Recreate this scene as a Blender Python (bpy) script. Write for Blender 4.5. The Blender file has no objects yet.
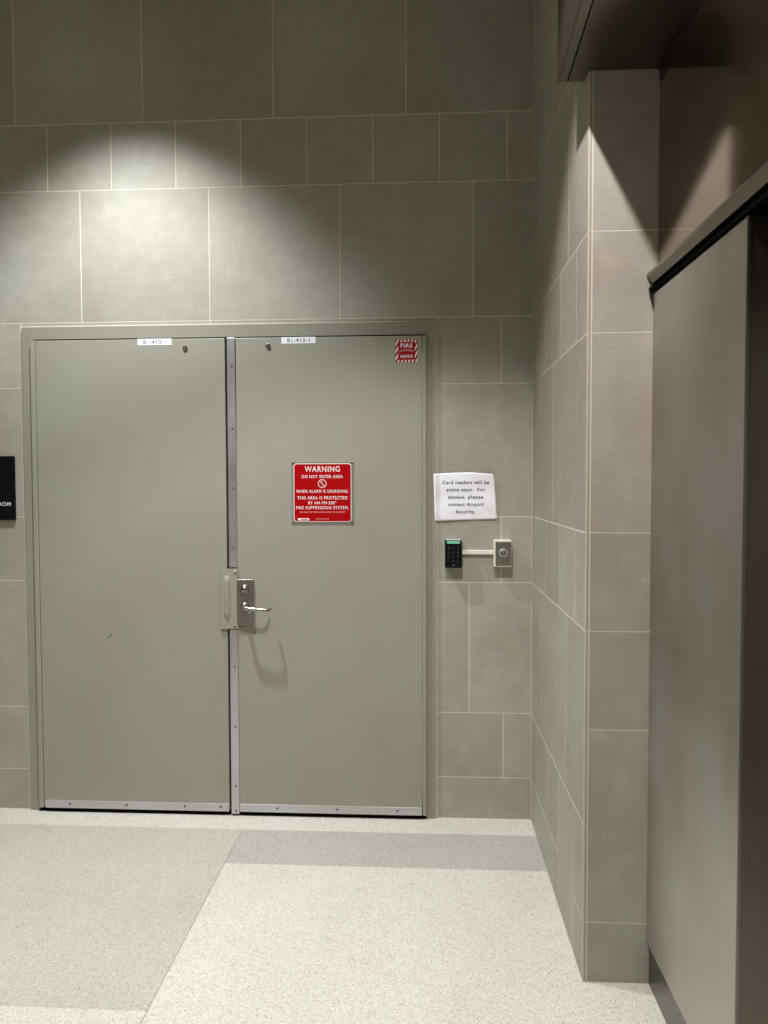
import bpy, bmesh, math, random
from mathutils import Vector, Matrix
random.seed(7)
S = bpy.context.scene
COL = S.collection

# ------------------------------------------------------------------ helpers
def tag(o, label=None, cat=None, group=None, kind=None):
    if label: o['label'] = label
    if cat: o['category'] = cat
    if group: o['group'] = group
    if kind: o['kind'] = kind
    return o

def empty(name, loc=(0, 0, 0)):
    o = bpy.data.objects.new(name, None)
    o.empty_display_size = .05
    o.location = loc
    COL.objects.link(o)
    return o

def obj(name, bm, mats, parent=None, smooth=False):
    """links a bmesh given in WORLD coordinates; origin is moved to its base centre"""
    me = bpy.data.meshes.new(name)
    bmesh.ops.recalc_face_normals(bm, faces=bm.faces)
    vs = [v.co for v in bm.verts]
    lo = Vector([min(v[i] for v in vs) for i in range(3)])
    hi = Vector([max(v[i] for v in vs) for i in range(3)])
    org = Vector(((lo.x+hi.x)/2, (lo.y+hi.y)/2, lo.z))
    bmesh.ops.translate(bm, verts=bm.verts, vec=-org)
    if smooth:
        for f in bm.faces: f.smooth = True
    bm.to_mesh(me); bm.free()
    for m in (mats if isinstance(mats, (list, tuple)) else [mats]): me.materials.append(m)
    o = bpy.data.objects.new(name, me)
    COL.objects.link(o)
    if parent:
        o.parent = parent
        p = parent; w = Vector((0, 0, 0))
        while p: w += p.location; p = p.parent
        o.location = org - w
    else:
        o.location = org
    return o

def box(bm, x0, x1, y0, y1, z0, z1, bev=0, mi=0, seg=2):
    r = bmesh.ops.create_cube(bm, size=1)
    vs = r['verts']
    for v in vs:
        v.co = Vector(((x0+x1)/2+v.co.x*(x1-x0), (y0+y1)/2+v.co.y*(y1-y0), (z0+z1)/2+v.co.z*(z1-z0)))
    fs = set(f for v in vs for f in v.link_faces)
    if bev:
        es = set(e for v in vs for e in v.link_edges)
        rr = bmesh.ops.bevel(bm, geom=list(es), offset=bev, segments=seg, profile=.5, affect='EDGES')
        fs = set(rr['faces']) | {f for f in fs if f.is_valid}
    for f in fs: f.material_index = mi
    return fs

def B(*a, **k):
    bm = bmesh.new(); box(bm, *a, **k); return bm

def lathe(bm, cx, y0, cz, prof, n=24, mi=0):
    """profile [(radius, distance out of the wall)] revolved round the -Y axis"""
    rings = []
    for r, d in prof:
        if r < 1e-6: rings.append([bm.verts.new((cx, y0-d, cz))])
        else: rings.append([bm.verts.new((cx+r*math.cos(2*math.pi*i/n), y0-d, cz+r*math.sin(2*math.pi*i/n))) for i in range(n)])
    for a, b in zip(rings, rings[1:]):
        for i in range(n):
            j = (i+1) % n
            va = [a[i % len(a)], a[j % len(a)]]; vb = [b[j % len(b)], b[i % len(b)]]
            q = []
            for v in va+vb:
                if v not in q: q.append(v)
            if len(q) > 2:
                f = bm.faces.new(q); f.material_index = mi
    return bm

def tube(bm, pts, rx, rz=None, n=12, mi=0):
    """round/oval bar through points, parallel-transport frame"""
    rz = rz or rx
    P = [Vector(p) for p in pts]
    up = Vector((0, 0, 1)); rings = []
    for i, p in enumerate(P):
        t = (P[min(i+1, len(P)-1)]-P[max(i-1, 0)]).normalized()
        s = t.cross(up).normalized(); u = s.cross(t)
        k = rx[i] if isinstance(rx, list) else rx
        h = rz[i] if isinstance(rz, list) else rz
        rings.append([bm.verts.new(p+s*k*math.cos(2*math.pi*a/n)+u*h*math.sin(2*math.pi*a/n)) for a in range(n)])
    for a, b in zip(rings, rings[1:]):
        for i in range(n): bm.faces.new([a[i], a[(i+1) % n], b[(i+1) % n], b[i]]).material_index = mi
    bm.faces.new(rings[0][::-1]); bm.faces.new(rings[-1])
    return bm

def prism(bm, poly, axis, a, b, mi=0):
    """extrude 2D polygon along an axis. axis 'y': poly=(x,z); axis 'x': poly=(y,z); axis 'z': poly=(x,y)"""
    def P(p, t):
        return {'y': (p[0], t, p[1]), 'x': (t, p[0], p[1]), 'z': (p[0], p[1], t)}[axis]
    A = [bm.verts.new(P(p, a)) for p in poly]; Bv = [bm.verts.new(P(p, b)) for p in poly]
    n = len(poly)
    fs = [bm.faces.new(A), bm.faces.new(Bv[::-1])]
    for i in range(n): fs.append(bm.faces.new([A[i], Bv[i], Bv[(i+1) % n], A[(i+1) % n]]))
    for f in fs: f.material_index = mi
    return bm

def text_bm(lines, y, bold=.0, thick=.0004):
    """lines: (string, x centre, z centre, width, height[, align]); returns flat raised lettering as bmesh"""
    out = bmesh.new()
    for ln in lines:
        s, cx, cz, w, h = ln[:5]
        cu = bpy.data.curves.new('t', 'FONT'); cu.body = s; cu.size = 1; cu.offset = bold
        cu.space_character = 1.14 if bold else 1.0
        cu.resolution_u = 3
        to = bpy.data.objects.new('t', cu); COL.objects.link(to)
        dg = bpy.context.evaluated_depsgraph_get(); dg.update()
        me = bpy.data.meshes.new_from_object(to.evaluated_get(dg))
        co = [v.co.copy() for v in me.vertices]
        x0 = min(c.x for c in co); x1 = max(c.x for c in co)
        caps = bpy.data.curves.new('t2', 'FONT'); caps.body = 'H'; caps.size = 1
        t2 = bpy.data.objects.new('t2', caps); COL.objects.link(t2)
        dg = bpy.context.evaluated_depsgraph_get(); dg.update()
        m2 = bpy.data.meshes.new_from_object(t2.evaluated_get(dg))
        z0 = min(v.co.y for v in m2.vertices); z1 = max(v.co.y for v in m2.vertices)
        vs = [out.verts.new((cx+((c.x-x0)/(x1-x0)-.5)*w, y, cz+((c.y-z0)/(z1-z0)-.5)*h)) for c in co]
        for p in me.polygons:
            try: out.faces.new([vs[i] for i in p.vertices])
            except ValueError: pass
        for o_ in (to, t2): bpy.data.objects.remove(o_)
        bpy.data.curves.remove(cu); bpy.data.curves.remove(caps)
        bpy.data.meshes.remove(me); bpy.data.meshes.remove(m2)
    r = bmesh.ops.extrude_face_region(out, geom=out.faces[:])
    bmesh.ops.translate(out, verts=[v for v in r['geom'] if isinstance(v, bmesh.types.BMVert)], vec=(0, -thick, 0))
    return out

def letter(lines, y, m, parent, bold=.0, thick=.0004, name='lettering', fn=None):
    for ln in lines:
        b_ = text_bm([ln], y, bold, thick)
        if fn: fn(b_)
        obj(name, b_, m, parent)

# ------------------------------------------------------------------ materials
def lin(c): return tuple(((v/255)/12.92 if v/255 <= .04045 else ((v/255+.055)/1.055)**2.4) for v in c)+(1,)
def mat(name, rgb=None, rough=.5, metal=0, aniso=0, coat=0, emit=None, es=1, spec=.5):
    m = bpy.data.materials.new(name); m.use_nodes = True
    b = m.node_tree.nodes['Principled BSDF']
    if rgb: b.inputs['Base Color'].default_value = lin(rgb)
    b.inputs['Roughness'].default_value = rough
    b.inputs['Metallic'].default_value = metal
    b.inputs['Anisotropic'].default_value = aniso
    b.inputs['Coat Weight'].default_value = coat
    b.inputs['Specular IOR Level'].default_value = spec
    if emit:
        b.inputs['Emission Color'].default_value = lin(emit); b.inputs['Emission Strength'].default_value = es
    return m
class N:
    def __init__(s, m): s.t = m.node_tree; s.b = s.t.nodes['Principled BSDF']
    def n(s, k, **v):
        x = s.t.nodes.new(k)
        for a, b in v.items():
            if a in x.inputs: x.inputs[a].default_value = b
            else: setattr(x, a, b)
        return x
    def l(s, a, b): s.t.links.new(a, b)
    def noise(s, scale, detail=4, rough=.5, stretch=(1, 1, 1), rot=(0, 0, 0)):
        tc = s.n('ShaderNodeNewGeometry'); mp = s.n('ShaderNodeMapping'); mp.inputs['Scale'].default_value = stretch
        mp.inputs['Rotation'].default_value = rot
        s.l(tc.outputs['Position'], mp.inputs['Vector'])
        no = s.n('ShaderNodeTexNoise'); no.inputs['Scale'].default_value = scale; no.inputs['Detail'].default_value = detail
        no.inputs['Roughness'].default_value = rough
        s.l(mp.outputs[0], no.inputs['Vector']); return no.outputs['Fac']
    def ramp(s, src, stops):
        r = s.n('ShaderNodeValToRGB'); e = r.color_ramp.elements
        while len(e) < len(stops): e.new(.5)
        for k, (p, c) in zip(e, stops): k.position = p; k.color = c if len(c) == 4 else lin(c)
        s.l(src, r.inputs[0]); return r.outputs[0]
    def mix(s, f, a, b, mode='MIX'):
        m = s.n('ShaderNodeMix', data_type='RGBA', blend_type=mode)
        for i, v in ((0, f), (6, a), (7, b)):
            if hasattr(v, 'links'): s.l(v, m.inputs[i])
            else: m.inputs[i].default_value = v
        return m.outputs[2]
    def mul(s, a, b, op='MULTIPLY'):
        m = s.n('ShaderNodeMath', operation=op)
        for i, v in ((0, a), (1, b)):
            if hasattr(v, 'links'): s.l(v, m.inputs[i])
            else: m.inputs[i].default_value = v
        return m.outputs[0]
    def bump(s, h, strength=.1, dist=.001):
        b = s.n('ShaderNodeBump'); b.inputs['Strength'].default_value = strength; b.inputs['Distance'].default_value = dist
        s.l(h, b.inputs['Height']); s.l(b.outputs[0], s.b.inputs['Normal'])

def g(v): return (v, v, v, 1)
# porcelain tile
M_tile = mat('porcelain_tile', rough=.42); n = N(M_tile)
at = n.n('ShaderNodeAttribute', attribute_name='tile_tone')
big = n.noise(1.7, 3); med = n.noise(14, 5, .6); fx = n.noise(60, 4, .6, (1, 1, .12)); fz = n.noise(60, 4, .6, (.12, .12, 1))
base = n.ramp(at.outputs['Fac'], [(0, (165, 160, 150)), (.5, (172, 167, 157)), (1, (178, 172, 162))])
c = n.mix(n.mul(med, .8), base, n.ramp(med, [(.35, g(.78)), (.7, g(1.12))]), 'MULTIPLY')
c = n.mix(.5, c, n.ramp(big, [(.35, (215, 205, 188)), (.65, (250, 252, 255))]), 'MULTIPLY')
c = n.mix(.13, c, n.ramp(fx, [(.3, g(.75)), (.7, g(1.15))]), 'MULTIPLY')
c = n.mix(.13, c, n.ramp(fz, [(.3, g(.75)), (.7, g(1.15))]), 'MULTIPLY')
sc = n.ramp(n.noise(9, 8, .75), [(.63, g(0)), (.72, g(1))])          # pale scuffs
sc2 = n.ramp(n.noise(2.3, 2), [(.5, g(0)), (.62, g(1))])
c = n.mix(n.mul(n.mul(sc, sc2), .75), c, lin((205, 203, 198)))
n.l(c, n.b.inputs['Base Color'])
n.l(n.ramp(med, [(.3, g(.5)), (.7, g(.62))]), n.b.inputs['Roughness'])
M_grout = mat('cream_grout', (208, 201, 188), .9)
M_caulk = mat('caulk', (214, 210, 196), .6)

# painted steel door
def paint(name, rgb, rough=.38):
    m = mat(name, rough=rough); n = N(m)
    blo = n.noise(1.6, 3); fine = n.noise(300, 2)
    c = n.mix(.5, lin(rgb), n.ramp(blo, [(.3, (236, 226, 216)), (.7, (246, 255, 250))]), 'MULTIPLY')
    sm = n.ramp(n.noise(3.2, 6, .7), [(.62, g(1)), (.78, g(.82))])
    c = n.mix(.7, c, sm, 'MULTIPLY')
    n.l(c, n.b.inputs['Base Color']); n.bump(fine, .25, .0004)
    n.l(n.ramp(n.noise(5, 4), [(.3, g(rough-.05)), (.7, g(rough+.08))]), n.b.inputs['Roughness'])
    return m
M_door = paint('greige_door_paint', (155, 151, 141))
M_frame = paint('greige_frame_paint', (149, 144, 134))
M_scuff = mat('scuff', (66, 60, 48), .7)
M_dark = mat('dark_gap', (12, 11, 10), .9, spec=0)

def brushed(name, rgb, rough, aniso=.6, streak=(1, 1, .02), var=.12, scale=180):
    m = mat(name, rgb, rough, 1, aniso); n = N(m)
    st = n.noise(scale, 3, .6, streak); cl = n.noise(2.0, 3)
    c = n.mix(1, lin(rgb), n.ramp(st, [(.3, g(1-var)), (.7, g(1.0))]), 'MULTIPLY')
    c = n.mix(1, c, n.ramp(cl, [(.3, (235, 228, 220)), (.7, (255, 255, 255))]), 'MULTIPLY')
    n.l(c, n.b.inputs['Base Color'])
    r = n.mul(n.ramp(cl, [(.3, g(.85)), (.7, g(1.2))]), rough)
    n.l(r, n.b.inputs['Roughness'])
    n.bump(st, .04, .0003)
    return m
M_alum = brushed('aluminium_strip', (222, 222, 228), .5, .3)
M_steel = brushed('brushed_steel_panel', (192, 189, 186), .42, var=.06)
M_mirror = brushed('polished_steel_panel', (176, 165, 154), .11, .2, var=.05)
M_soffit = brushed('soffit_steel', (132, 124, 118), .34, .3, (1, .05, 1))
M_rail = brushed('rail_steel', (150, 147, 143), .38, .2, (1, .03, 1))
M_kick = brushed('kick_steel', (120, 116, 114), .3, .3, (1, .03, 1))
M_chrome = brushed('satin_chrome', (176, 172, 168), .22, .2, var=.06)
M_plate = brushed('lock_plate_steel', (162, 158, 155), .48, .3, (.03, 1, 1))
M_screw = mat('screw_steel', (110, 106, 102), .35, 1)
M_black = mat('black_plastic', (6, 6, 9), .4, spec=.25)
M_blacks = mat('black_sign_plastic', (5, 5, 9), .5, spec=.2)
M_key = mat('key_print', (100, 104, 112), .5)
M_led = mat('green_status_light', (90, 150, 125), .4, emit=(110, 200, 160), es=.45)
M_white = mat('white_plastic', (226, 222, 206), .45)
M_red = mat('red_sign', (162, 0, 5), .5, spec=.12)
M_redd = mat('dark_red_decal', (150, 8, 18), .5, spec=.2)
M_wprint = mat('white_print', (238, 232, 232), .5)
M_pink = mat('pale_print', (232, 170, 170), .5)
M_paperm = mat('white_paper', (236, 236, 242), .75)
M_ink = mat('black_ink', (14, 14, 18), .7)
M_label = mat('label_tape', (238, 240, 242), .5)
M_holder = mat('sign_holder', (142, 138, 128), .4, .4)
M_ceil = mat('ceiling_paint', (205, 200, 188), .8)
M_lamp = mat('lamp_lens', (255, 250, 240), .4, emit=(255, 246, 228), es=6)

def terrazzo(name, basec, chips, dark, sc_=260):
    m = mat(name, rough=.34); n = N(m)
    def vor(scale):
        tc = n.n('ShaderNodeNewGeometry'); v = n.n('ShaderNodeTexVoronoi'); v.inputs['Scale'].default_value = scale
        n.l(tc.outputs['Position'], v.inputs['Vector']); return v
    v = vor(sc_)
    sp = n.n('ShaderNodeSeparateColor'); n.l(v.outputs['Color'], sp.inputs[0])
    c = n.mix(n.ramp(sp.outputs[0], [(.55, g(0)), (.6, g(.75))]), lin(basec), lin(chips))
    c = n.mix(n.ramp(sp.outputs[1], [(.86, g(0)), (.88, g(.75))]), c, lin(dark))
    v2 = vor(120); sp2 = n.n('ShaderNodeSeparateColor'); n.l(v2.outputs['Color'], sp2.inputs[0])
    hit = n.mul(n.ramp(sp2.outputs[2], [(.955, g(0)), (.96, g(1))]), n.ramp(v2.outputs['Distance'], [(.25, g(1)), (.32, g(0))]))
    c = n.mix(n.mul(hit, .6), c, lin((120, 108, 92)))
    c = n.mix(.5, c, n.ramp(n.noise(2.2, 4), [(.3, (238, 234, 226)), (.7, (255, 255, 255))]), 'MULTIPLY')
    n.l(c, n.b.inputs['Base Color'])
    n.l(n.ramp(n.noise(4, 4), [(.3, g(.28)), (.7, g(.42))]), n.b.inputs['Roughness'])
    return m
M_cream = terrazzo('cream_terrazzo', (188, 184, 177), (205, 202, 194), (158, 153, 145))
M_grey = terrazzo('warm_grey_terrazzo', (169, 165, 157), (186, 182, 175), (144, 140, 132))
M_blue = terrazzo('cool_grey_terrazzo', (160, 157, 153), (177, 174, 170), (136, 134, 131))
M_div = mat('terrazzo_divider', (120, 114, 102), .5, .3)

# ------------------------------------------------------------------ setting
L = 1.1225                                  # pier reaches this far out of the back wall
c0, h, T = .196, .305, .61
z = [0, c0, c0+h, c0+h+T, c0+2*h+T, c0+2*h+2*T, c0+3*h+2*T, c0+3*h+3*T, c0+4*h+3*T, 3.83]
G = .0022                                   # half a grout joint
TH = .0004

# ---- floor
def slab(bm, x0, x1, y0, y1, mi):
    f = bm.faces.new([bm.verts.new(p) for p in ((x0, y0, 0), (x1, y0, 0), (x1, y1, 0), (x0, y1, 0))]); f.material_index = mi
fb = bmesh.new()
X0, X1, Y0 = -6.5, 2.2, -8.0
D = -1.322; d = .0012
slab(fb, X0, X1, -.162, .2, 0)
slab(fb, X0, D-d, -1.32, -.162, 1)
slab(fb, D+d, X1, -.462, -.162, 2)
slab(fb, D+d, X1, Y0, -.462, 0)
slab(fb, X0, D-d, Y0, -1.32, 0)
slab(fb, D-d, D+d, Y0, -.162, 3)
for f in list(fb.faces): pass
r = bmesh.ops.extrude_face_region(fb, geom=fb.faces[:])
bmesh.ops.translate(fb, verts=[v for v in r['geom'] if isinstance(v, bmesh.types.BMVert)], vec=(0, 0, -.08))
floor = obj('floor', fb, [M_cream, M_grey, M_blue, M_div])
tag(floor, 'terrazzo floor of cream with a warm grey slab and a cool grey band', 'floor', kind='structure')

ceil = obj('ceiling', B(X0, X1, Y0, .2, 3.83, 3.93), M_ceil)
tag(ceil, 'pale painted ceiling above the tiled wall', 'ceiling', kind='structure')

# ---- tiled walls
def tiles(bm, lay, rects, to3, thick=TH, g0=G):
    for (a0, a1, b0, b1) in rects:
        a0 += g0; a1 -= g0; b0 += g0; b1 -= g0
        if a1-a0 < .004 or b1-b0 < .004: continue
        tone = random.random()
        F = [bm.verts.new(to3(a, b, thick)) for a, b in ((a0, b0), (a1, b0), (a1, b1), (a0, b1))]
        K = [bm.verts.new(to3(a, b, 0)) for a, b in ((a0, b0), (a1, b0), (a1, b1), (a0, b1))]
        fs = [bm.faces.new(F)]+[bm.faces.new([F[i], F[(i+1) % 4], K[(i+1) % 4], K[i]]) for i in range(4)]
        for f in fs:
            f.material_index = 0
            for lp in f.loops: lp[lay] = (tone, tone, tone, 1)

FL, FR, FT = -2.397, -.437, 2.313            # door frame outer edges
wb = bmesh.new(); lay = wb.loops.layers.float_color.new('tile_tone')
def row(za, zb, joints, xa, xb):
    js = sorted([j for j in joints if xa+.003 < j < xb-.003]); e = [xa]+js+[xb]
    return [(p, q, za, zb) for p, q in zip(e, e[1:])]
W0 = -6.5
R = []
R += row(z[8], z[9], [-.578-.61*i for i in range(12)], W0, 0)
R += row(z[7], z[8], [-.1205-h*i for i in range(24)], W0, 0)
R += row(z[6], z[7], [-.273-.61*i for i in range(12)], W0, 0)
rt = {5: [-.143], 4: [], 3: [-.1425], 2: [-.2885], 1: [-.130], 0: []}
zz = {5: (z[5], z[6]), 4: (z[4], z[5]), 3: (z[3], z[4]), 2: (z[2], z[3]), 1: (z[1], z[2]), 0: (0, z[1])}
for k, (za, zb) in zz.items():
    R += row(za, zb, rt[k], FR+.001, 0)
    st = h if k in (5, 3, 1) else T
    R += row(za, zb, [-2.62-(.15 if k % 2 else 0)-st*i for i in range(20)], W0, FL-.003)
R += row(FT, z[6], [-1.49], FL, FR)
tiles(wb, lay, R, lambda a, b, t: (a, -t, b))
# grout bed / wall body round the doorway
for bx in ((W0, FL+.02, 0, .2, 0, 3.83), (FR-.02, 0.0, 0, .2, 0, 3.83), (FL+.02, FR-.02, 0, .2, FT-.02, 3.83)):
    box(wb, *bx, mi=1)
bmesh.ops.recalc_face_normals(wb, faces=wb.faces)
wall_back = obj('wall_back', wb, [M_tile, M_grout])
tag(wall_back, 'tall taupe tiled wall around the double doors', 'wall', kind='structure')

# side pier
wr = bmesh.new(); lay = wr.loops.layers.float_color.new('tile_tone')
def srow(za, zb, js):
    e = [0]+sorted(js)+[L-.001]
    return [(p, q, za, zb) for p, q in zip(e, e[1:])]
R = srow(z[8], z[9], [.62]) + srow(z[7], z[8], [.35, .66, .97]) + srow(z[6], z[7], [.21, .8165])
R += srow(z[5], z[6], [.06, .365, .670, .957]) + srow(z[4], z[5], [.529]) + srow(z[3], z[4], [.094, .398, .685, .954])
R += srow(z[2], z[3], [.28, .831]) + srow(z[1], z[2], [.158, .426, .694, .98])[:3]
R += [(.694, .98, 0, z[2]), (.98, L-.001, c0, z[2]), (.98, L-.001, 0, c0), (0, .60, 0, c0), (.60, .694, 0, c0)]
tiles(wr, lay, R, lambda a, b, t: (-t, -a, b), g0=.0030)
jz = [0, .192, .803, 1.111, 1.416, 2.026, 2.331, 2.941, 3.246, 3.83]
R = [(.0115, .75, p, q) for p, q in zip(jz, jz[1:])] + [(-.001, .0115, p, q) for p, q in ((0, z[2]), (z[2], z[3]), (z[3], z[4]), (z[4], z[5]), (z[5], z[6]), (z[6], z[7]), (z[7], 3.83))]
tiles(wr, lay, R, lambda a, b, t: (a, -L-t, b))
box(wr, 0, .75, -L, .2, 0, 3.83, mi=1)
bmesh.ops.recalc_face_normals(wr, faces=wr.faces)
wall_right = obj('wall_right', wr, [M_tile, M_grout])
tag(wall_right, 'taupe tiled pier standing out between the card readers and steel panel', 'wall', kind='structure')

ct = bmesh.new()
prism(ct, [(-.0010, -L+.0045), (-.0010, -L-.0002), (.0002, -L-.0014), (.0050, -L-.0014), (.0050, -L+.0045)], 'z', 0, 2.803)  # corner bead, coloured paler than the tile for the light its edge catches
o = obj('corner_bead', ct, mat('corner_bead_beige', (186, 177, 163), .5), wall_right); o['label'] = 'beige bead along the outside corner, painted paler for the light it catches'

# ------------------------------------------------------------------ door frame
FY = -.012; LY = -.024
fr = bmesh.new()
HL, HR = -2.3455, -.486     # inner edges of the jamb faces
HZ = 2.2525
g_ = .004
prism(fr, [(FL+g_, 0), (HL, 0), (HL, HZ), (HR, HZ), (HR, 0), (FR-g_, 0), (FR-g_, FT-g_), (FL+g_, FT-g_)], 'y', .12, FY)
bmesh.ops.bevel(fr, geom=[e for e in fr.edges if all(abs(v.co.y-FY) < 1e-5 for v in e.verts)], offset=.0012, segments=2, affect='EDGES')
box(fr, HL-.001, HR+.001, .03, .12, HZ-.06, HZ, mi=0)          # stop behind the leaves
frame = obj('trim_1', fr, M_frame)
tag(frame, 'greige steel frame around the double doors', 'door frame', kind='structure')
ck = bmesh.new()
box(ck, FL-.0065, FL+.0045, -.0008, .001, 0, FT)
prism(ck, [(FR+.0020, -.0004), (FR-.0045, -.0004), (FR-.0045, -.0110)], 'z', 0, FT)
box(ck, FL, FR, -.0030, .01, FT-.0045, FT+.0012)
box(ck, HL, HR, -.004, .02, 2.2445, HZ, mi=1)  # black strip painted as the shade in the gap over the leaves
obj('caulk_and_gap_shade', ck, [M_caulk, M_dark], frame)

# black strip painted as the shadow gap at the threshold
thr = obj('threshold_shade', B(HL, HR, -.018, .10, 0, .007, bev=.001), M_dark)
tag(thr, 'black strip painted as the shadow gap under the double doors', 'shadow gap', kind='structure')

def screw(x, y, zc, r, parent, m=None, name='screw'):
    bm = bmesh.new()
    lathe(bm, x, y, zc, [(0, 0), (r, 0), (r, r*.25), (r*.75, r*.55), (r*.25, r*.62), (.25*r, r*.3), (0, r*.3)], 12)
    return obj(name, bm, m or M_screw, parent, True)

def dome(x, y, zc, r, hh, parent, m, name='bolt'):
    bm = bmesh.new()
    lathe(bm, x, y, zc, [(r, 0)]+[(r*math.cos(a*math.pi/12), hh*math.sin(a*math.pi/12)) for a in range(1, 6)]+[(0, hh)], 16)
    return obj(name, bm, m, parent, True)

def scuff(parent, x, zc, ln, ang, w=.0022, y=LY, m=None):
    bm = bmesh.new(); ca, sa = math.cos(ang), math.sin(ang)
    pts = [(-.5, 0), (-.2, .5), (.3, .4), (.5, 0), (.25, -.5), (-.25, -.4)]
    prism(bm, [(x+ca*p*ln-sa*k*w, zc+sa*p*ln+ca*k*w) for p, k in pts], 'y', y+.0003, y-.0003)
    return obj('scuff_mark', bm, m or M_scuff, parent)

def leaf(name, x0, x1, hx0, hx1, label):
    d_ = empty(name, ((x0+x1)/2, LY, 0))
    tag(d_, label, 'door', kind='structure')
    bm = B(x0, x1, LY, .022, .021, 2.2435, bev=.0018)
    obj('door_leaf', bm, M_door, d_)
    hb = bmesh.new()                                     # continuous geared hinge
    box(hb, hx0, hx1, LY-.0035, .01, .018, 2.2445, bev=.003, seg=3)
    obj('continuous_hinge', hb, M_door, d_)
    return d_

door1 = leaf('door_1', -2.319, -1.4182, -2.3445, -2.3215, 'left closed greige steel door leaf, plain with a diagonal scuff')
door2 = leaf('door_2', -1.4075, -.5055, -.5035, -.4868, 'right closed greige steel door leaf with lever handle and red signs')

# bottom sweeps
def sweep(x0, x1, xs, parent):
    bm = B(x0, x1, LY-.004, LY, .0195, .0565, bev=.0012)
    box(bm, x0+.002, x1-.002, LY-.0035, LY, .0085, .0215, mi=1)
    s = obj('door_sweep', bm, [M_alum, M_dark], parent)
    tag(s, 'brushed aluminium strip along the bottom edge')
    for x in xs: screw(x, LY-.004, .040, .0052, s)
sweep(-2.312, -1.4195, (-2.19, -1.915, -1.632, -1.459), door1)
sweep(-1.3675, -.5075, (-1.188, -.906, -.622), door2)

# viewer-like plugs at the top
for dd, x, zc in ((door1, -1.6044, 2.2005), (door2, -1.2152, 2.2048)):
    bm = bmesh.new()
    lathe(bm, x, LY, zc, [(0, 0), (.011, 0), (.011, .004), (.0085, .006), (.0075, .003), (.004, .003), (.004, .008), (0, .0085)], 16)
    o = obj('silencer_plug', bm, M_chrome, dd, True); o['label'] = 'small round metal plug'
scuff(door1, -1.9835, .852, .036, math.radians(48), .0045)
scuff(door2, -.7075, .350, .034, math.radians(88), .0018)
for x, zc, ln, an in ((-1.445, .27, .02, 75), (-1.452, .13, .03, 5), (-1.2, .17, .014, 70)):
    scuff(door1 if x < -1.41 else door2, x, zc, ln, math.radians(an), .002, m=mat('scuff_soft', (112, 106, 94), .6))

# astragal
def astragal(z0, z1, zs):
    bm = bmesh.new()
    x0, x1 = -1.4068, -1.3695
    box(bm, x0, x1, LY-.006, LY, z0, z1, bev=.0012)
    s = obj('astragal', bm, M_alum, door2); s['label'] = 'bright aluminium astragal strip'
    for q_ in zs: screw(-1.3845, LY-.006, q_, .0048, s)
astragal(1.181, 2.244, (2.114, 1.828, 1.552, 1.272))
astragal(.010, .886, (.712, .426, .144, .026))
gp = obj('meeting_gap_shade', B(-1.4185, -1.4080, -.004, .015, .02, 2.246), M_dark, door2)  # black box standing in for the shade between the two leaves
gp['label'] = 'black strip painted as the shade in the gap between the leaves'

# latch guard
bm = bmesh.new()
gx0, gx1, gz0, gz1 = -1.4495, -1.3655, .890, 1.1735
box(bm, gx0, gx1, LY-.0095, LY-.006, gz0, gz1, bev=.001)
rw, rt_ = .016, .009
cxg = -1.4165
nz = 26; nx = 10
grid = []
for i in range(nz+1):
    t = i/nz; zc = .935+t*(1.143-.935)
    e = min(1, min(t, 1-t)/.13); e = math.sin(e*math.pi/2)
    rowv = []
    for j in range(nx+1):
        u = j/nx*2-1
        rowv.append(bm.verts.new((cxg+u*rw*(.35+.65*e), LY-.0093-rt_*e*math.cos(u*math.pi/2)**.7 if abs(u) < 1 else LY-.0093, zc)))
    grid.append(rowv)
for i in range(nz):
    for j in range(nx): bm.faces.new([grid[i][j], grid[i][j+1], grid[i+1][j+1], grid[i+1][j]]).smooth = True
guard = obj('latch_guard', bm, M_door, door2)
guard['label'] = 'greige painted latch guard plate with a pressed ridge'
for x, zc in ((-1.3775, 1.158), (-1.381, .9055)):
    dome(x, LY-.0095, zc, .0068, .005, guard, M_chrome)

# lock set
bm = B(-1.3705, -1.2915, LY-.012, LY, .9105, 1.1245, bev=.003, seg=3)
esc = obj('escutcheon_plate', bm, M_plate, door2); esc['label'] = 'brushed steel lock plate'
bm = bmesh.new()
EY = LY-.012
lathe(bm, -1.333, EY, 1.079, [(.0225, 0), (.0225, .006), (.0195, .011), (.0155, .013), (.015, .011), (.0135, .011), (.0125, .015), (0, .0155)], 28)
cyl = obj('lock_cylinder', bm, M_chrome, esc, True)
cyl2 = obj('keyhole', B(-1.3342, -1.3318, EY-.0162, EY-.0150, 1.071, 1.083), M_dark, esc)
bm = bmesh.new()
lathe(bm, -1.333, EY, .997, [(.0215, 0), (.0215, .005), (.018, .010), (.0115, .013), (.0105, .030), (0, .030)], 28)
obj('lever_rose', bm, M_chrome, esc, True)
bm = bmesh.new()
yy = EY
pts = [(-1.333, yy-.026, .9985), (-1.333, yy-.040, .9985), (-1.3285, yy-.050, .9985), (-1.318, yy-.0545, .9975), (-1.295, yy-.056, .995), (-1.262, yy-.057, .992),
       (-1.235, yy-.057, .9905), (-1.219, yy-.055, .990), (-1.2105, yy-.049, .990), (-1.2085, yy-.040, .990), (-1.2085, yy-.022, .990)]
tube(bm, pts, [.010, .010, .010, .009, .008, .0075, .0075, .0075, .007, .0065, .006], [.010, .010, .010, .0095, .009, .0085, .0085, .0085, .008, .0075, .007], 14)
obj('lever_handle', bm, M_chrome, esc, True)
dome(-1.3105, EY, .9685, .006, .006, esc, M_chrome, 'set_screw')

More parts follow.
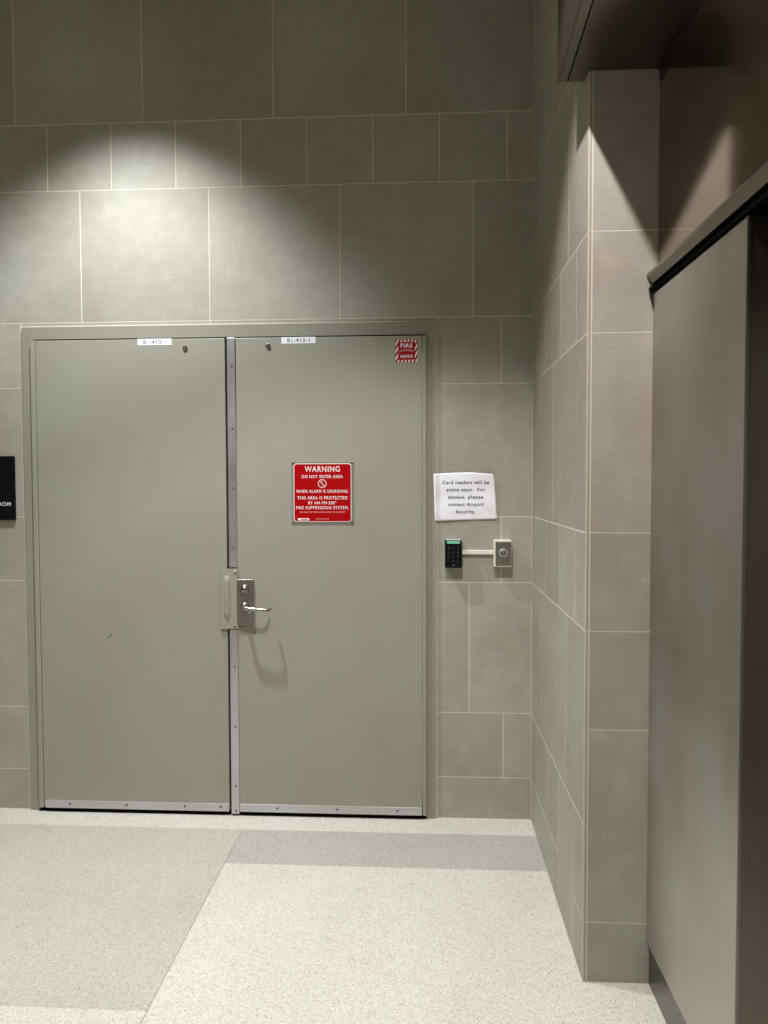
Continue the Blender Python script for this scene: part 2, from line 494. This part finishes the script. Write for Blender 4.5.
# ------------------------------------------------------------------ door labels
for x0, x1, z0, z1, lab in ((-1.8285, -1.668, 2.2155, 2.2455, 'small white number label at the top of the left door leaf'),
                            (-1.152, -.9945, 2.2145, 2.2445, 'small white number label at the top of the right door leaf')):
    t = empty('number_label', ((x0+x1)/2, LY, z0)); tag(t, lab, 'label', 'number labels above the doors')
    obj('label_tape', B(x0, x1, LY-.0008, LY, z0, z1), M_label, t)
    obj('lettering', text_bm([('B1-410-1', (x0+x1)/2, (z0+z1)/2, .104, .0175)], LY-.0007, bold=.008), mat('grey_ink', (84, 84, 90), .6), t)

# ------------------------------------------------------------------ warning sign
ws = empty('warning_sign', (-.966, LY, 1.383)); tag(ws, 'square red warning sign with white lettering screwed to the right door', 'sign')
sx0, sx1, sz0, sz1 = -1.110, -.8215, 1.3830, 1.6720
hb = B(sx0, sx1, LY-.0025, LY, sz0, sz1, bev=.001)
obj('backing_plate', hb, M_holder, ws)
def rrect(x0, x1, z0, z1, r, n_=6):
    P = []
    for cx, cz, a in ((x1-r, z1-r, 0), (x0+r, z1-r, 90), (x0+r, z0+r, 180), (x1-r, z0+r, 270)):
        for k in range(n_+1):
            t = math.radians(a+90*k/n_); P.append((cx+r*math.cos(t), cz+r*math.sin(t)))
    return P
bm = bmesh.new()
bx0, bx1, bz0, bz1 = sx0+.010, sx1-.010, sz0+.010, sz1-.009
prism(bm, rrect(bx0, bx1, bz0, bz1, .014), 'y', LY-.002, LY-.0040, 0)
o = obj('white_border', bm, M_wprint, ws)
bm = bmesh.new(); prism(bm, rrect(bx0+.003, bx1-.003, bz0+.003, bz1-.003, .012), 'y', LY-.003, LY-.0046)
obj('red_face', bm, M_red, ws)
for x in (sx0+.006, sx1-.006):
    for zc in (sz0+.006, sz1-.006): screw(x, LY-.0025, zc, .0048, ws)
def wl(s, yc, hc, wc, cx=362):
    k = .000543
    return (s, -.9665+(cx-362)*k, 1.6724-((450+yc/8.53)-461.5)*.00463, wc*k, hc*k)
WT = [wl('WARNING', 163, 46, 300), wl('DO NOT ENTER AREA', 227, 25, 350), wl('WHEN ALARM IS SOUNDING.', 352, 25, 448),
      wl('THIS AREA IS PROTECTED', 408, 26, 430), wl('BY AN FM-200', 451, 25, 225, 354), wl('®', 442, 12, 10, 476), wl('FIRE SUPPRESSION SYSTEM.', 492, 25, 450)]
letter(WT, LY-.0045, M_wprint, ws, .006)
SM = [wl('GAS MUST BE VENTILATED PRIOR TO RE-ENTRY', 530, 11, 390), wl('FIRE SUPPRESSION', 588, 8, 108)]
letter(SM, LY-.0045, M_pink, ws, .008, name='small_lettering')
bm = bmesh.new()
cx_, cz_ = -.9665, 1.6724-((450+287/8.53)-461.5)*.00463
ro, ri = .0200, .0168
n_ = 36
prev = None
ringv = []
for i in range(n_):
    a = 2*math.pi*i/n_
    ringv.append([bm.verts.new((cx_+rr_*math.cos(a), yv, cz_+rr_*math.sin(a))) for rr_, yv in ((ro, LY-.0045), (ro, LY-.0052), (ri, LY-.0052), (ri, LY-.0045))])
for i in range(n_):
    a_, b_ = ringv[i], ringv[(i+1) % n_]
    for k in range(3): bm.faces.new([a_[k], a_[k+1], b_[k+1], b_[k]])
def bar(p, q_, w):
    p = Vector(p); q_ = Vector(q_); t = (q_-p).normalized(); s = Vector((-t.y, t.x))*w/2
    prism(bm, [tuple(Vector((cx_, cz_))+v) for v in (p+s, p-s, q_-s, q_+s)], 'y', LY-.0045, LY-.0052)
bar((-.012, .012), (.012, -.012), .0034)
bar((.002, .013), (-.005, .001), .003); bar((-.005, .001), (.005, -.001), .003); bar((.005, -.001), (-.001, -.013), .003)
pass
obj('no_entry_symbol', bm, mat('pale_symbol', (226, 196, 190), .5), ws)
# maker's tag
bm = B(-1.081, -1.0285, LY-.0052, LY-.0045, 1.3995, 1.4095)
t = obj('maker_tag', bm, M_wprint, ws)
obj('maker_mark', B(-1.066, -1.034, LY-.0055, LY-.0050, 1.4025, 1.4060, bev=.0001), M_red, t)

# ------------------------------------------------------------------ fire decal
fd = empty('fire_decal', (-.576, LY, 2.121)); tag(fd, 'small red and white striped fire decal in the top corner of the right door', 'sticker')
ax0, ax1, az0, az1 = -.6268, -.5258, 2.1215, 2.2265
bm = bmesh.new(); prism(bm, rrect(ax0, ax1, az0, az1, .006), 'y', LY, LY-.0006)
obj('decal_face', bm, M_redd, fd)
def clip(poly, ax, v, keep_less):
    out = []
    for i in range(len(poly)):
        a, b = poly[i], poly[(i+1) % len(poly)]
        ia = (a[ax] <= v) == keep_less or a[ax] == v; ib = (b[ax] <= v) == keep_less or b[ax] == v
        if ia: out.append(a)
        if ia != ib:
            t = (v-a[ax])/(b[ax]-a[ax]); out.append((a[0]+t*(b[0]-a[0]), a[1]+t*(b[1]-a[1])))
    return out
bm = bmesh.new(); m_ = .0125; e_ = .0008
rings = [(ax0+e_, ax1-e_, az1-m_, az1-e_), (ax0+e_, ax1-e_, az0+e_, az0+m_), (ax0+e_, ax0+m_, az0+m_, az1-m_), (ax1-m_, ax1-e_, az0+m_, az1-m_)]
for k in range(-6, 14):
    bx_ = ax0-.01+k*.0163
    for (p0, p1, r0, r1) in rings:
        # band leaning like a slash, slope ~1.7
        zb0, zb1 = az0-.05, az1+.05; sl = .5
        poly = [(bx_+(zb0-az0)*sl, zb0), (bx_+.0075+(zb0-az0)*sl, zb0), (bx_+.0075+(zb1-az0)*sl, zb1), (bx_+(zb1-az0)*sl, zb1)]
        for ax, v, kl in ((0, p0, False), (0, p1, True), (1, r0, False), (1, r1, True)):
            poly = clip(poly, ax, v, kl) if poly else []
        if len(poly) > 2:
            prism(bm, poly, 'y', LY-.0005, LY-.0010)
obj('white_stripes', bm, M_wprint, fd)
cx_ = (ax0+ax1)/2
letter([('FIRE', cx_, 2.1985, .056, .0175), ('INSIDE', cx_, 2.1500, .056, .0120)], LY-.0005, M_wprint, fd, .022)
tb = text_bm([('EXTINGUISHER', cx_, 2.1722, .066, .0085)], LY-.0005, bold=.02)
for v in tb.verts: v.co.z += .006-((v.co.x-cx_)/.035)**2*.006
obj('arched_lettering', tb, M_pink, fd)

# ------------------------------------------------------------------ paper notice
pn = empty('paper_notice', (-.305, 0, 1.395)); tag(pn, 'creased white paper notice taped up above the card readers', 'notice')
def pw(x, zc):
    """distance of the sheet from the wall"""
    u = (x+.449)/.288; v = (zc-1.395)/.22
    c_ = max(0, (u-.78)+(v-.70))
    return .0045+.0012*math.sin(7*u+2*v)+.0010*math.sin(11*v-3*u)+.03*c_**1.4+.0012*abs(math.sin(9*(u+v)))+.010*math.exp(-(max(u, 0)/.06)**2)
top = lambda u: 1.613+.007*math.sin(min(1, u/.62)*math.pi*.5)-.010*max(0, (u-.62)/.38)**1.2
bm = bmesh.new(); nx, nz = 40, 28; gr = []
for i in range(nz+1):
    v = i/nz; rowv = []
    for j in range(nx+1):
        u = j/nx
        xl = -.4418+(-.4486+.4418)*v; xr = -.1614+(-.1760+.1614)*v+(-.003*max(0, v-.9)*10*0)
        zb = 1.3955+(1.4045-1.3955)*u
        x = xl+(xr-xl)*u; zc = zb+(top(u)-zb)*v
        if u > .96 and v > .9: x -= .006*(u-.96)/.04*(v-.9)/.1
        x -= .005*(1-u)
        rowv.append(bm.verts.new((x, -.0012-pw(x, zc), zc)))
    gr.append(rowv)
for i in range(nz):
    for j in range(nx): bm.faces.new([gr[i][j], gr[i][j+1], gr[i+1][j+1], gr[i+1][j]])
r = bmesh.ops.extrude_face_region(bm, geom=bm.faces[:])
bmesh.ops.translate(bm, verts=[v for v in r['geom'] if isinstance(v, bmesh.types.BMVert)], vec=(0, .0004, 0))
obj('paper_sheet', bm, M_paperm, pn, True)
PL = [('Card readers will be', 482.4, 46.5, 465.7), ('active soon.  For', 489.7, 38.5, 465.6), ('access, please', 497, 35, 465.8), ('contact Airport', 504.3, 35.5, 466), ('Security.', 511.6, 19.5, 465.5)]
def onto_sheet(b_):
    for v in b_.verts: v.co.y += -.0018-pw(v.co.x, v.co.z)
letter([(s, -.4486+(cx-434.5)*.004585, 1.6128-(py-474)*.00461, w*.00458, .0150) for s, py, w, cx in PL], 0, M_ink, pn, .014, .0002, fn=onto_sheet)

# ------------------------------------------------------------------ keypad reader
kp = empty('keypad_reader', (-.3625, 0, 1.182)); tag(kp, 'black keypad card reader with a green light bar, below the paper notice', 'card reader')
kx0, kx1, kz0, kz1 = -.401, -.324, 1.182, 1.3105; KY = -.044
obj('reader_body', B(kx0, kx1, KY, -.0004, kz0, kz1, bev=.006, seg=4), M_black, kp)
obj('light_bar', B(kx0+.009, kx1-.009, KY-.0010, KY+.001, kz1-.0165, kz1-.0055, bev=.0008), M_led, kp)
obj('top_cap', B(kx0+.004, kx1-.004, KY+.002, -.003, kz1-.001, kz1+.0012), mat('pale_cap', (190, 200, 196), .4), kp)
kc = ['123', '456', '789', '*0#']
for i, rw_ in enumerate(kc):
    for j, ch in enumerate(rw_):
        x = kx0+.0175+j*.0205; zc = kz1-.0375-i*.0195
        k = obj('key', B(x-.0078, x+.0078, KY-.0008, KY+.001, zc-.0075, zc+.0075, bev=.0006), M_black, kp)
        obj('numeral', text_bm([(ch, x, zc, .0030 if ch == '1' else .0050, .0072)], KY-.0008, bold=.0, thick=.0002), M_key, k)
obj('maker_mark', B((kx0+kx1)/2-.006, (kx0+kx1)/2+.006, KY-.0003, KY+.001, kz0+.0115, kz0+.0145), M_key, kp)

# cable cover
cc = obj('cable_cover', B(-.3235, -.1783, -.014, -.0004, 1.2415, 1.2615, bev=.0025, seg=3), M_white)
tag(cc, 'short white cable cover running between keypad and push button box', 'cable cover')

# exit button
eb = empty('push_button_box', (-.139, 0, 1.187)); tag(eb, 'white surface box with a grey plate and round push button', 'push button')
ex0, ex1, ez0, ez1 = -.178, -.0985, 1.187, 1.311; EYB = -.040
obj('back_box', B(ex0, ex1, EYB, -.0004, ez0, ez1, bev=.003, seg=3), M_white, eb)
pl = obj('face_plate', B(ex0+.0065, ex1-.002, EYB-.0025, EYB+.0005, ez0+.0065, ez1-.0085, bev=.001), M_plate, eb)
bm = bmesh.new()
bxc, bzc = -.1365, 1.252
lathe(bm, bxc, EYB-.0025, bzc, [(.0195, 0), (.0195, .006), (.0175, .0075), (.0160, .006), (.0158, .001), (0, .001)], 32)
obj('button_ring', bm, mat('pale_ring', (205, 203, 200), .4, .3), pl, True)
bm = bmesh.new()
lathe(bm, bxc, EYB-.0035, bzc, [(.0138, 0), (.0138, .0055), (.012, .007), (0, .0075)], 32)
obj('button', bm, M_plate, pl, True)
for zc in (1.2925, 1.2105): screw(-.1370, EYB-.0025, zc, .0036, pl)

# ------------------------------------------------------------------ room sign (left edge)
rs = empty('room_sign', (-2.56, 0, 1.4)); tag(rs, 'black room sign plaque with white lettering, left of the door frame', 'sign')
obj('plaque', B(-2.675, -2.4405, -.012, -.0004, 1.4005, 1.7045, bev=.002), M_blacks, rs)
obj('lettering', text_bm([('ROOM', -2.5020, 1.4765, .084, .0178)], -.012, bold=.010, thick=.0006), M_wprint, rs)

# ------------------------------------------------------------------ steel portal on the right
PF = -L-.0018
YE = -3.05                                            # near end of the overhead steelwork
# lower steel enclosure
en = empty('steel_enclosure', (.6, -1.45, 0)); tag(en, 'tall brushed steel enclosure beside the tiled pier, under the overhead rail', 'steel enclosure')
bm = bmesh.new()
NY, NZ = 12, 22; YB = -1.776; ZB, ZT = .138, 2.138
def px_(t, zc):
    return .1955
gv = []
for i in range(NZ+1):
    zc = ZB+(ZT-ZB)*i/NZ
    gv.append([bm.verts.new((px_(j/NY, zc), PF+(YB-PF)*j/NY, zc)) for j in range(NY+1)])
for i in range(NZ):
    for j in range(NY): bm.faces.new([gv[i][j], gv[i][j+1], gv[i+1][j+1], gv[i+1][j]])
r = bmesh.ops.extrude_face_region(bm, geom=bm.faces[:])
bmesh.ops.translate(bm, verts=[v for v in r['geom'] if isinstance(v, bmesh.types.BMVert)], vec=(.004, 0, 0))
for f in bm.faces: f.smooth = all(abs(v.co.x-px_((v.co.y-PF)/(YB-PF), v.co.z)) < 1e-4 for v in f.verts)
for e in bm.edges:
    if len({f.smooth for f in e.link_faces}) > 1: e.smooth = False
obj('side_panel', bm, M_steel, en)
obj('corner_edge', B(.1935, .2005, YB-.003, YB+.002, ZB, ZT+.001, bev=.001), M_rail, en)
M_front = brushed('front_steel_dark_reflection', (132, 124, 117), .38, .4)  # darker copy of the panel steel, its dark reflection put into the colour
obj('front_panel', B(.198, 1.3, YB-.002, YB+.01, ZB, ZT, bev=.001), M_front, en)
obj('top_cover', B(.212, 1.3, YB+.01, PF-.001, ZT-.004, ZT-.001), M_front, en)
bm = B(.204, .212, YB+.008, PF-.0005, 0.001, ZB+.004)
box(bm, .206, 1.3, YB+.006, YB+.014, .001, ZB+.004)
o = obj('kick_plate', bm, M_kick, en); o['label'] = 'recessed steel kick plate at the floor'

# upper steel wall panel
up = empty('polished_steel_panel', (.7, -2, 2.16)); tag(up, 'dark polished steel wall panel above the rail, mirroring the pier', 'wall panel')
obj('polished_face', B(.2075, .2115, YE, PF-.0005, 2.162, 2.805), M_mirror, up)
obj('underside', B(.2115, 1.3, YE, PF-.0005, 2.162, 2.17), M_dark, up)  # painted black for the shade beneath the overhang
obj('end_face', B(.2115, 1.3, YE, YE+.004, 2.17, 2.803), M_front, up)

# guide rail
gr_ = empty('guide_rail', (.19, -2, 2.16)); tag(gr_, 'long dark steel rail running along the wall panel above the enclosure', 'rail')
bm = bmesh.new()
prism(bm, [(.2074, 2.2055), (.183, 2.2045), (.1775, 2.200), (.1752, 2.192), (.1762, 2.186), (.1895, 2.1685), (.2074, 2.1660)], 'y', PF-.004, YE)
obj('rail_bar', bm, M_rail, gr_)
obj('rail_gap_shade', B(.1915, .2074, YE, PF-.014, 2.1435, 2.1655), M_dark, gr_)  # black strip painted as the shade in the gap below the rail
bm = bmesh.new(); prism(bm, [(.2074, 2.206), (.183, 2.205), (.1772, 2.2005), (.1748, 2.192), (.1758, 2.185), (.1892, 2.168), (.2074, 2.1655)], 'y', PF-.0005, PF-.010)
obj('end_cap', bm, M_kick, gr_)
br = bmesh.new()
box(br, .182, .2135, PF-.012, PF-.0003, 2.1550, 2.1590)
prism(br, [(.1800, 2.156), (.1950, 2.156), (.1950, 2.088), (.184, 2.130)], 'y', PF-.0003, PF-.006)
obj('end_bracket', br, M_kick, gr_)

# soffit
so = empty('steel_soffit', (.06, -2, 2.805)); tag(so, 'dark steel soffit box hanging over the top of the tiled pier', 'soffit')
SX, SYB = -.085, -1.066
def skewx(bm, k=.022):
    for v in bm.verts:
        if v.co.x < .1: v.co.x += k*(v.co.y-SYB)*(1 if v.co.x < .05 else 0)
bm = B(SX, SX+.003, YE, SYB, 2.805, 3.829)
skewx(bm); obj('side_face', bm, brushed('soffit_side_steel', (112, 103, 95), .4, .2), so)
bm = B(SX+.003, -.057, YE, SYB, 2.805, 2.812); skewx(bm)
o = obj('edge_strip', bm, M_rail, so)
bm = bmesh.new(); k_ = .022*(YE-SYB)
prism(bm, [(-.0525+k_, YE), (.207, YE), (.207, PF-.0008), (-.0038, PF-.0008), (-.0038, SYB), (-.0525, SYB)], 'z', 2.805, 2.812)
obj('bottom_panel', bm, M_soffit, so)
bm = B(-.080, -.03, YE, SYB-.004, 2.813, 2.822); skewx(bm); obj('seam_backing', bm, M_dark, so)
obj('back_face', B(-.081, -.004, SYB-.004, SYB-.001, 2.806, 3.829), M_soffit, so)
bm = B(.1935, .2070, YE, PF-.004, 2.8005, 2.8048, bev=.0006)
box(bm, .2035, .2074, YE, PF-.004, 2.768, 2.8048, bev=.0006)
tr = obj('corner_angle', bm, M_kick, so)
for yy in (-1.307, -1.75, -2.2, -2.65):
    b2 = bmesh.new(); lathe(b2, 0, 0, 0, [(0, 0), (.004, 0), (.003, .0015), (0, .002)], 10)
    bmesh.ops.rotate(b2, verts=b2.verts, matrix=Matrix.Rotation(-math.pi/2, 3, 'Z'))
    bmesh.ops.translate(b2, verts=b2.verts, vec=(.2035, yy, 2.783))
    obj('screw', b2, M_rail, tr, True)

# ------------------------------------------------------------------ ceiling downlights
def downlight(x, y, P, half, blend, label, size=.03, col=(.96, .985, 1), expo=0):
    t = empty('recessed_downlight', (x, y, 3.80)); tag(t, label, 'ceiling light', 'recessed downlights in the ceiling')
    bm = bmesh.new(); n_ = 32
    prof = [(.055, 3.828), (.058, 3.822), (.082, 3.822), (.084, 3.8285)]
    rg = [[bm.verts.new((x+r_*math.cos(2*math.pi*i/n_), y+r_*math.sin(2*math.pi*i/n_), zz_)) for i in range(n_)] for r_, zz_ in prof]
    for a, b in zip(rg, rg[1:]):
        for i in range(n_): bm.faces.new([a[i], a[(i+1) % n_], b[(i+1) % n_], b[i]])
    obj('trim_ring', bm, M_white, t, True)
    bm = bmesh.new(); bmesh.ops.create_circle(bm, cap_ends=True, segments=32, radius=.055)
    bmesh.ops.translate(bm, verts=bm.verts, vec=(x, y, 3.8275)); obj('lens', bm, M_lamp, t)
    ld = bpy.data.lights.new('downlight_beam', 'SPOT'); ld.energy = P; ld.spot_size = 2*half; ld.spot_blend = blend
    ld.shadow_soft_size = size; ld.color = col
    if expo:                                       # photometric curve of the lamp: candela falls off away from straight down
        ld.use_nodes = True; nt = ld.node_tree; em = nt.nodes['Emission']
        tc = nt.nodes.new('ShaderNodeTexCoord'); sx = nt.nodes.new('ShaderNodeSeparateXYZ')
        ab = nt.nodes.new('ShaderNodeMath'); ab.operation = 'ABSOLUTE'
        pw_ = nt.nodes.new('ShaderNodeMath'); pw_.operation = 'POWER'; pw_.inputs[1].default_value = expo
        nt.links.new(tc.outputs['Normal'], sx.inputs[0]); nt.links.new(sx.outputs[2], ab.inputs[0])
        nt.links.new(ab.outputs[0], pw_.inputs[0]); nt.links.new(pw_.outputs[0], em.inputs['Strength'])
    lo = bpy.data.objects.new('downlight_beam', ld); COL.objects.link(lo); lo.parent = t; lo.location = (0, 0, 0.0)
    return t
downlight(-1.84, -.66, 530, math.radians(49), .60, 'round recessed downlight close to the wall above the double doors', col=(.92, .98, 1), expo=3.8)
downlight(-.61, -1.85, 430, math.radians(50), .30, 'round recessed downlight in front of the tiled pier', col=(1, .97, .94), expo=2)
for i, (x, y) in enumerate([(-1.85, -2.3), (-.61, -3.2), (-3.2, -2.0), (-1.85, -4.0), (-3.2, -3.8)]):
    downlight(x, y, 30, math.radians(50), .5, ['round recessed downlight behind the camera in the middle row', 'round recessed downlight behind the camera in the right row', 'round recessed downlight over the left floor',
              'round recessed downlight farthest back in the middle row', 'round recessed downlight farthest back on the left'][i], .06)

w = bpy.data.worlds.new('World'); S.world = w; w.use_nodes = True
w.node_tree.nodes['Background'].inputs[0].default_value = (1, .91, .78, 1)
w.node_tree.nodes['Background'].inputs[1].default_value = .19

# ------------------------------------------------------------------ camera
cam = bpy.data.cameras.new('Camera'); co = bpy.data.objects.new('Camera', cam); COL.objects.link(co)
f_, yaw, pit, rol, CX, CD, CH = 736.554, .0541535, .0376121, -.0026076, -.497623, 3.414456, 1.566003
F0 = Vector((-math.sin(yaw), math.cos(yaw), 0)); R0 = Vector((math.cos(yaw), math.sin(yaw), 0)); U0 = Vector((0, 0, 1))
Fv = F0*math.cos(pit)-U0*math.sin(pit); Uv = U0*math.cos(pit)+F0*math.sin(pit)
Rv = R0*math.cos(rol)+Uv*math.sin(rol); U2 = Uv*math.cos(rol)-R0*math.sin(rol)
mw = Matrix((Rv, U2, -Fv)).transposed().to_4x4(); mw.translation = (CX, -CD, CH)
co.matrix_world = mw
cam.sensor_fit = 'VERTICAL'; cam.sensor_height = 36; cam.lens = f_/1024*36
cam.clip_start = .05
S.camera = co
S.view_settings.view_transform = 'Standard'; S.view_settings.look = 'None'
S.view_settings.gamma = 1; S.view_settings.use_curve_mapping = False
S.view_settings.exposure = 0.0
